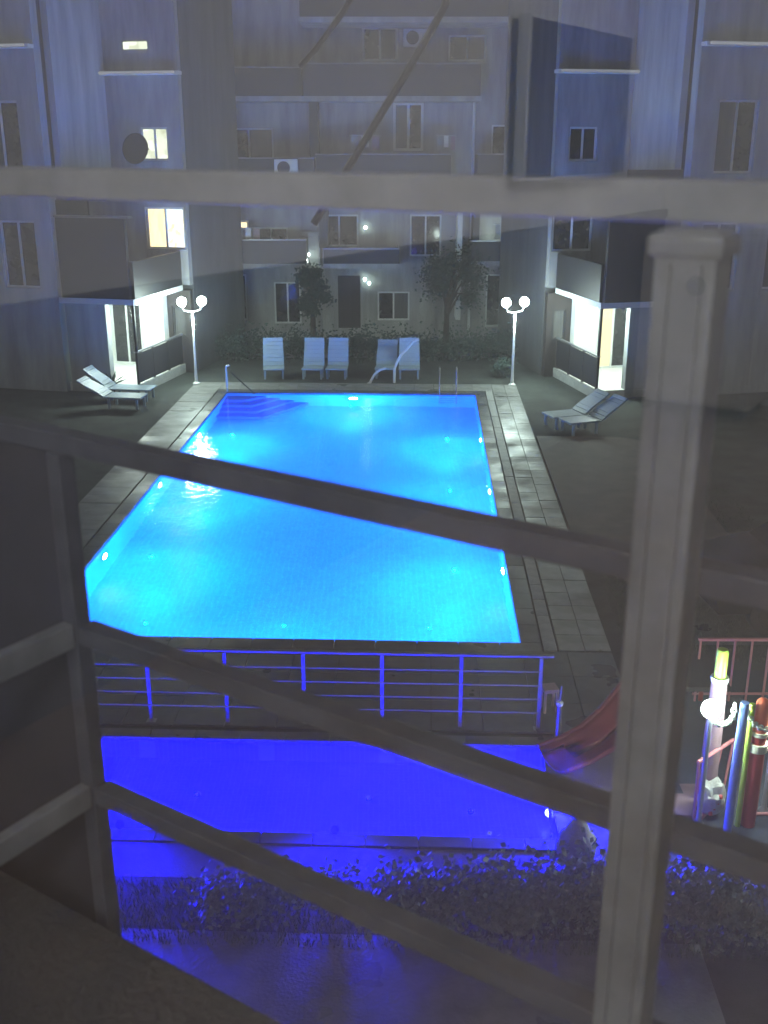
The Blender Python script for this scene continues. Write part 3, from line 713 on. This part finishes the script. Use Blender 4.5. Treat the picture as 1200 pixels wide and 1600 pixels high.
zt = at_depth(1130, 1010, b4.y).z; zm = at_depth(1125, 1062, b4.y).z
MB().lathe([(.10, 0), (.095, zm * .7), (.085, zm)]).build('lower_post', M['mauve'], e, smooth=True)
MB().lathe([(.095, zm + .002), (.10, zm + .03), (.095, zm + .06)]).build('ring', M['frame'], e, smooth=True)
MB().lathe([(.066, zm + .062), (.066, zt - .05), (.055, zt - .015), (.02, zt)]).build('cap', M['lime'], e, smooth=True)
def rope_obj(pts, Y, label):
    q = [at_depth(x, y, Y) for x, y in pts]; e_ = empty('hanging_chain', q[0], 0, label, 'chain', 'pale chains on the play poles')
    L = []
    for i in range(len(q) - 1):
        for k in range(3): L.append(q[i].lerp(q[i + 1], k / 3) - q[0])
    L.append(q[-1] - q[0])
    for i in range(len(L) - 1):
        a, c = L[i], L[i + 1]; m_ = (a + c) / 2; d = (c - a); n = d.cross(Vector((0, 1, 0))).normalized() if i % 2 == 0 else Vector((0, 1, 0))
        ln = d.length * .62; dn = d.normalized(); ring = [m_ + dn * ln * math.cos(t) + n * .028 * math.sin(t) for t in [j * math.pi / 5 for j in range(11)]]
        MB().tube(ring, .012, 6, cap=False).build('chain_link', M['rope'], e_, smooth=True)
rope_obj([(1116, 1128), (1126, 1133), (1137, 1130), (1146, 1120), (1149, 1100)], b2.y, 'pale chain hanging from the left globe lamp to the blue pole')
rope_obj([(1164, 1099), (1168, 1116), (1178, 1131), (1190, 1138), (1206, 1141)], b3.y - .05, 'pale chain hanging right from the lime pole')
# stair frame with pink rails
e, b5 = rootat('play_stair', 1085, 1288, 'pink railed play stair at the foot of the mauve post', 'play stair')
def bar(name, a, c, r, m, par, org): MB().tube([a - org, c - org], r, 8).build(name, m, par, smooth=True)
Ya, Yb = b5.y + .05, b5.y + .75
bar('handrail', at_depth(1091, 1191, Ya), at_depth(1146, 1156, Yb), .022, M['pink'], e, b5)
bar('handrail_post', at_depth(1102, 1185, Ya + .1), at_depth(1092, 1240, Ya + .05), .016, M['pink'], e, b5)
bar('handrail_post', at_depth(1128, 1166, Yb - .15), at_depth(1114, 1225, Yb - .2), .016, M['pink'], e, b5)
bar('handrail_post', at_depth(1146, 1157, Yb), at_depth(1128, 1244, Yb), .016, M['pink'], e, b5)
bar('handrail_post', at_depth(1092, 1190, Ya), at_depth(1084, 1280, Ya), .016, M['pink'], e, b5)
a, c = at_depth(1084, 1285, Ya), at_depth(1136, 1252, Yb); up = Vector((0, 0, .09)); th = Vector((.05, -.03, 0))
q = MB(); A0, C0 = a - b5, c - b5; n = len(q.v)
q.v += [tuple(x) for x in (A0, C0, C0 + up, A0 + up, A0 + th, C0 + th, C0 + th + up, A0 + th + up)]
q.f += [(0,1,2,3),(4,7,6,5),(0,4,5,1),(3,2,6,7),(0,3,7,4),(1,5,6,2)]; q.build('stringer', M['pink'], e)
for k in range(3):
    t = A0.lerp(C0, (k + .4) / 3.2); MB().box(t.x - .42, t.x, t.y - .02, t.y + .2, t.z + .03 + .05 * k, t.z + .07 + .05 * k).build('tread', M['mauve'], e)
e, b6 = rootat('climbing_rock', 1108, 1272, 'grey moulded climbing rock beside the pink rails', 'climbing rock')
bm = bmesh.new(); bmesh.ops.create_icosphere(bm, subdivisions=3, radius=1)
for v in bm.verts:
    n = 1 + .12 * math.sin(5 * v.co.x + 2) * math.cos(4 * v.co.z) + .08 * math.sin(7 * v.co.y + v.co.z * 6)
    v.co = Vector((v.co.x * .15 * n, v.co.y * .15 * n, (v.co.z * .5 + .5) * .42 * n))
me = bpy.data.meshes.new('rock'); bm.to_mesh(me); bm.free(); me.materials.append(M['boulder'])
o = bpy.data.objects.new('rock_body', me); C.objects.link(o); o.parent = e
for k in range(4): MB().lathe([(.025, 0), (.02, .03), (.005, .04)], -.03 + .03 * k, -.12, .08 + .07 * k).build('hand_hold', M['red'], e)
# pink barrier far right
e, b7 = rootat('barrier', 1180, 1275, 'low pink barrier frame right of the red post', 'barrier')
zt = at_depth(1192, 1168, b7.y).z
for k in range(6): MB().tube([(k * .16, 0, 0), (k * .16, 0, zt)], .014, 7).build('bar', M['pink'], e)
MB().tube([(-.02, 0, zt), (.9, 0, zt)], .022, 8).build('top_rail', M['pink'], e); MB().tube([(-.02, 0, .03), (.9, 0, .03)], .018, 8).build('bottom_rail', M['pink'], e)
# globe lamps by the playground
for (px, py, hb, lab) in ((1097, 1108, 1285, 'globe lamp on a short post beside the mauve play post'), (1199, 1118, 1265, 'globe lamp on a short post at the right edge of the photo')):
    g0 = on_ground(px - 6, hb); e = empty('garden_lamp', g0, 0, lab, 'garden lamp', 'short globe lamps in the playground')
    zt = at_depth(px, py, g0.y).z
    MB().lathe([(.06, 0), (.03, .04), (.025, zt - .1)]).build('pole', M['metal'], e, smooth=True)
    pr = [(.10 * math.sin(R(a)), -.10 * math.cos(R(a))) for a in range(18, 176, 14)]
    MB().lathe(pr, z=zt).build('globe', M['globe'], e, smooth=True)
    lamp('lamp_light', (0, -.18, zt + .20), 10, (.78, 1.0, .88), .08, e)
# fence with thin bars
f0 = on_ground(1085, 1095); e = empty('metal_fence', f0, 0, 'thin barred fence between playground and dark car', 'fence')
for k in range(12): MB().box(k * .225 - .012, k * .225 + .012, -.012, .012, 0, .88).build('fence_bar', M['pink'], e)
MB().box(-.03, 2.5, -.02, .02, .882, .915).build('top_rail', M['pink'], e); MB().box(-.03, 2.5, .014, .03, .08, .11).build('bottom_rail', M['pink'], e)
# red slide
s0 = on_ground(862, 1205); e = empty('slide', s0, 0, 'curved red plastic slide at the left edge of the playground', 'slide')
path = [(.0, 0, .08), (.3, .16, .10), (.62, .38, .15), (.92, .64, .25), (1.2, .92, .42), (1.48, 1.2, .62)]
ch, l1, l2 = MB(), MB(), MB()
prs = []
for i, p in enumerate(path):
    p = Vector(p); t = (Vector(path[min(i + 1, 5)]) - Vector(path[max(i - 1, 0)])).normalized(); sd = t.cross(Vector((0, 0, 1))).normalized(); prs.append((p, sd, t))
for i in range(5):
    (p, s1, t1), (q, s2, t2) = prs[i], prs[i + 1]; N = 10
    for k in range(N):
        f = lambda P_, S_, kk: P_ + S_ * (kk / N - .5) * .56 + Vector((0, 0, .10 * (2 * kk / N - 1) ** 2 - .02))
        ch.quad(f(p, s1, k), f(q, s2, k), f(q, s2, k + 1), f(p, s1, k + 1))
co = ch.build('chute', M['slide_red'], e, smooth=True); co.data.set_sharp_from_angle(angle=R(100)); wd = co.modifiers.new('weld', 'WELD'); md = co.modifiers.new('thickness', 'SOLIDIFY'); md.thickness = .025
for sgn in (-1, 1): MB().tube([p + s * .29 * sgn + Vector((0, 0, .10)) for p, s, t in prs], .03, 8).build('side_lip', M['slide_red'], e, smooth=True)
for i in (1, 4): MB().tube([(prs[i][0].x, prs[i][0].y, 0), tuple(prs[i][0] - Vector((0, 0, .04)))], .03, 8).build('leg', M['metal'], e)
q = prs[5][0]; 
MB().box(q.x - .05, q.x + .85, q.y - .3, q.y + .6, q.z - .06, q.z).build('platform', M['slate'], e)
for dx in (.05, .75):
    for dy in (-.25, .5): MB().tube([(q.x + dx, q.y + dy, 0), (q.x + dx, q.y + dy, q.z - .062)], .035, 8).build('leg', M['red'], e)

# ------------------------------------------------------------------ parked car (front towards the left)
cx, cy = 4.85, 15.3
car = empty('parked_car', (cx, cy, 0), R(6), 'glossy black car parked beyond the thin barred fence', 'car')
prof = [(.05, .35), (.0, .62), (.10, .80), (.9, .98), (1.15, 1.02), (1.85, 1.52), (2.3, 1.60), (3.3, 1.58), (4.0, 1.12), (4.4, 1.02), (4.5, .6), (4.42, .32)]
lower = [p for p in prof if p[1] <= 1.13]
def loft(prof_, w0, w1, mat_, name, par, zmid):
    bm = bmesh.new(); rows = []
    for y, k in ((-w1, 0.0), (-w0, .25), (w0, .25), (w1, 0.0)):
        pass
    me = MB(); ys = [(-.80, .96), (-.86, .90), (-.88, .78)]
    return me
b_ = MB(); ysec = [(-.88, .97), (-.84, 1.0), (.84, 1.0), (.88, .97)]
nP = len(lower); cxm, czm = 2.2, .66
for (y, s_) in ysec:
    for (x, z) in lower: b_.v.append((cxm + (x - cxm) * s_, y, czm + (z - czm) * s_))
for i in range(3):
    for k in range(nP):
        a = i * nP + k; c_ = i * nP + (k + 1) % nP; b_.f.append((a, c_, c_ + nP, a + nP))
b_.f.append(tuple(range(nP))[::-1]); b_.f.append(tuple(3 * nP + k for k in range(nP)))
b_.build('body', M['car'], car, smooth=True)
cab = [(1.15, 1.00), (1.85, 1.50), (2.3, 1.58), (3.3, 1.56), (4.0, 1.10)]
b_ = MB()
for (y, s_) in ((-.80, 0), (.80, 0)):
    for (x, z) in cab: b_.v.append((x, y * (1 - .22 * (z - 1.0) / .58), z))
k5 = len(cab)
for k in range(k5): a = k; c_ = (k + 1) % k5; b_.f.append((a, c_, c_ + k5, a + k5))
b_.f.append(tuple(range(k5))[::-1]); b_.f.append(tuple(k5 + k for k in range(k5)))
b_.build('cabin', M['car'], car, smooth=False)
for s_ in (-1, 1):
    y = .765 * s_; o1 = s_ * .012
    MB().quad((1.45, y + o1, 1.08), (2.35, y + o1, 1.08), (2.35, (y * .86) + o1, 1.48), (1.95, (y * .87) + o1, 1.45)).build('side_window', M['pane'], car)
    MB().quad((2.42, y + o1, 1.08), (3.7, y + o1, 1.12), (3.3, (y * .86) + o1, 1.47), (2.42, (y * .86) + o1, 1.48)).build('side_window', M['pane'], car)
MB().quad((1.21, -.68, 1.06), (1.21, .68, 1.06), (1.78, .60, 1.475), (1.78, -.60, 1.475)).build('windscreen', M['pane'], car)
for x in (.85, 3.55):
    for s_ in (-1, 1):
        t = MB().tube([(x, s_ * .70, .33), (x, s_ * .90, .33)], .33, 20).build('tyre', M['tyre'], car, smooth=True)
        MB().tube([(x, s_ * .902, .33), (x, s_ * .915, .33)], .20, 14).build('rim', M['steel'], car)
for s_ in (-1, 1): MB().box(-.03, .12, s_ * .62 - .16, s_ * .62 + .16, .62, .74).build('headlight', M['frame'], car, bevel=.02)
MB().box(1.9, 2.1, -.905, -.885, .88, .91).build('door_handle', M['steel'], car)

# ------------------------------------------------------------------ our balcony railing and the window in front of the camera
BR = R(-33.1)
bal = empty('balcony_railing', (0, 0, 5.8), BR, 'painted metal balcony railing crossing the near view', 'railing')
Lx, Rx, Ly = -1.215, 2.6, 1.0
tops = [1.150, .787, .480, .190]
# top rail and bars along the front
MB().box(Lx - 1.3, Rx, Ly - .02, Ly + .02, tops[0] - .019, tops[0] + .019).build('top_rail', M['rail_top'], bal, bevel=.004)
MB().box(Lx - 1.3, Rx, Ly - .012, Ly + .022, tops[1] - .015, tops[1] + .015).build('rail_bar', M['rail'], bal, bevel=.003)
for z in tops[1:]:
    for xx in (-.30, 1.0): MB().tube([(xx, Ly - .0125, z), (xx, Ly - .0165, z)], .006, 8).build('bolt', M['steel'], bal)
for z in tops[2:]:
    MB().box(Lx + .006, Rx, Ly - .012, Ly + .022, z - .015, z + .015).build('rail_bar', M['rail'], bal, bevel=.003)
for xa in (-.325, .98):
    xb = xa + .056
    MB().box(xa, xb, Ly - .065, Ly - .014, -.2, tops[0] - .021).build('post', M['rail_top'], bal, bevel=.004)
    for q in (.012, .040): MB().box(xa + q, xa + q + .005, Ly - .070, Ly - .0655, 0.02, 1.10).build('post_rib', M['rail_top'], bal, bevel=.001)
    MB().box(xa - .006, xb + .006, Ly - .070, Ly - .012, 1.105, tops[0] - .024).build('post_cap', M['rail_top'], bal, bevel=.006)
    MB().box(xa - .01, xb + .01, .932, Ly - .066, -.15, -.05).build('bracket', M['rail'], bal)
MB().box(Lx - .025, Lx + .004, Ly - .012, Ly + .018, -.7, tops[1] - .017).build('corner_post', M['rail'], bal, bevel=.003)
for z in tops[2:]:
    MB().box(Lx - .020, Lx + .002, .36, Ly - .015, z - .020, z + .020).build('rail_bar', M['rail_top'], bal, bevel=.003)
MB().box(Lx - 1.3, Lx - .027, Ly + .004, Ly + .014, -.7, tops[1] - .018).build('infill_panel', M['panel'], bal)
bs = MB().box(-2.6, 2.8, .38, .93, 5.62, 5.798).build('balcony_floor', M['slab_dk'])
bs.rotation_euler = (0, 0, BR); tag(bs, 'grey balcony slab under the near railing', kind='structure')
# loose cables hanging outside above the railing
def cable(pts, Y, r, label):
    q = [at_depth(x, y, Y) for x, y in pts]; e = tag(MB().tube([p - q[0] for p in q], r, 8).build('cable', M['black'], None, smooth=True), label, 'cable', 'dark slanting cables above the railing'); e.location = q[0]
cable([(712, -60), (695, 10), (640, 105), (585, 195), (530, 285), (490, 350)], 3.2, .011, 'long dark cable slanting down across the upper middle')
cable([(580, -60), (535, 20), (495, 75), (468, 105)], 3.4, .009, 'short dark cable left of the long one near the top')

# window pane and its frame (the camera looks out through it)
wp = empty('added_panelling', (0, 0, 5.8), BR, 'dark lower wall panelling added to dim the room reflection in the window', 'panelling')
for k in range(9): MB().box(-1.778, -1.76, -4.58 + k * .53, -4.58 + k * .53 + .525, .0, .86).build('panel_board', M['panelling'], wp)  # added boards that darken the lower part of the pane's reflection
MB().box(-1.778, -1.75, -4.58, .2, .862, .90).build('cap_rail', M['panelling'], wp)
win = empty('balcony_window', (0, 0, 5.8), BR, 'large dusty window pane the courtyard is seen through', 'window')
MB().box(-1.775, 1.9, .300, .306, .06, 2.44).build('pane', M['glass'], win)
for (x0, x1) in ((-1.85, -1.777), (1.902, 1.97)): MB().box(x0, x1, .27, .34, .0, 2.5).build('frame_side', M['frame'], win)
MB().box(-1.777, 1.902, .27, .34, 0, .058).build('frame_sill', M['frame'], win); MB().box(-1.777, 1.902, .27, .34, 2.442, 2.5).build('frame_head', M['frame'], win)
# the room behind the camera, mirrored faintly in the pane
def room(name, m, *b, label):
    o = MB().box(*b).build(name, m); o.location = (0, 0, 5.8); o.rotation_euler = (0, 0, BR); return tag(o, label, kind='structure')
room('room_side_wall', M['wall_in'], -1.98, -1.78, -4.7, .25, -.1, 2.6, label='pale room wall mirrored in the window')
room('room_back_wall', M['wall_in'], -1.78, 2.3, -4.8, -4.6, -.1, 2.6, label='rear room wall mirrored in the window')
room('room_right_wall', M['wall_in'], 2.1, 2.3, -4.598, .25, -.1, 2.6, label='right wall of the room')
room('room_floor', M['floor_in'], -1.78, 2.1, -4.6, .36, -.1, 0, label='brown floor of the room')
room('room_ceiling', M['white'], -1.98, 2.3, -4.8, .26, 2.6, 2.75, label='white ceiling of the room')
rl_ = empty('ceiling_lamp', tuple(Matrix.Rotation(BR, 3, 'Z') @ Vector((.3, -2.2, 8.4))), BR, 'white ceiling lamp in the room behind the window', 'ceiling lamp')
MB().lathe([(.18, 0), (.18, -.05), (.12, -.09)]).build('shade', M['white'], rl_, smooth=True)
lamp('room_light', (0, 0, -.3), 52, (1.0, .985, .98), .12, rl_)
def local(x, y, z): return tuple(Matrix.Rotation(BR, 3, 'Z') @ Vector((x, y, z)))
# television on the side wall (its mirror image hangs at upper right)
tv = empty('television', local(-1.78, -3.37, 5.8 + 1.34), BR, 'dark television mirrored in the upper right of the window', 'television')
MB().box(.03, .075, -.47, .47, -.27, .27).build('casing', M['frame'], tv, bevel=.006)
MB().box(.0752, .080, -.455, .455, -.255, .255).build('screen', M['black'], tv)
MB().box(.0, .03, -.12, .12, -.1, .1).build('bracket', M['dark_metal'], tv)
cab_ = empty('cabinet', local(-1.45, -4.6, 5.8), BR, 'pale cabinet with round dark knob mirrored at the right', 'cabinet')
MB().box(-.27, .27, .0, .4, .05, .80).build('carcass', M['wood_pale'], cab_, bevel=.008)
MB().box(-.26, .26, .402, .42, .07, .78).build('door', M['wood_pale'], cab_, bevel=.004)
MB().tube([(0.0, .421, .60), (0.0, .45, .60), (0, .47, .60)], [.03, .045, .03], 14).build('knob', M['black'], cab_, smooth=True)
for sx in (-.22, .22): MB().box(sx - .02, sx + .02, .05, .35, 0, .05).build('foot', M['black'], cab_)

# ------------------------------------------------------------------ night air
hz = bpy.data.materials.new('night_haze'); hz.use_nodes = True; nt = hz.node_tree; nt.nodes.clear()
pv = nt.nodes.new('ShaderNodeVolumePrincipled'); pv.inputs['Color'].default_value = (.85, .88, .9, 1)
pv.inputs['Density'].default_value = 0.0045; pv.inputs['Anisotropy'].default_value = 0.2
oo = nt.nodes.new('ShaderNodeOutputMaterial'); nt.links.new(pv.outputs[0], oo.inputs['Volume'])
air = MB().box(-47, 47, -14, 72, -2.4, 14.5).build('haze', hz); air['kind'] = 'stuff'
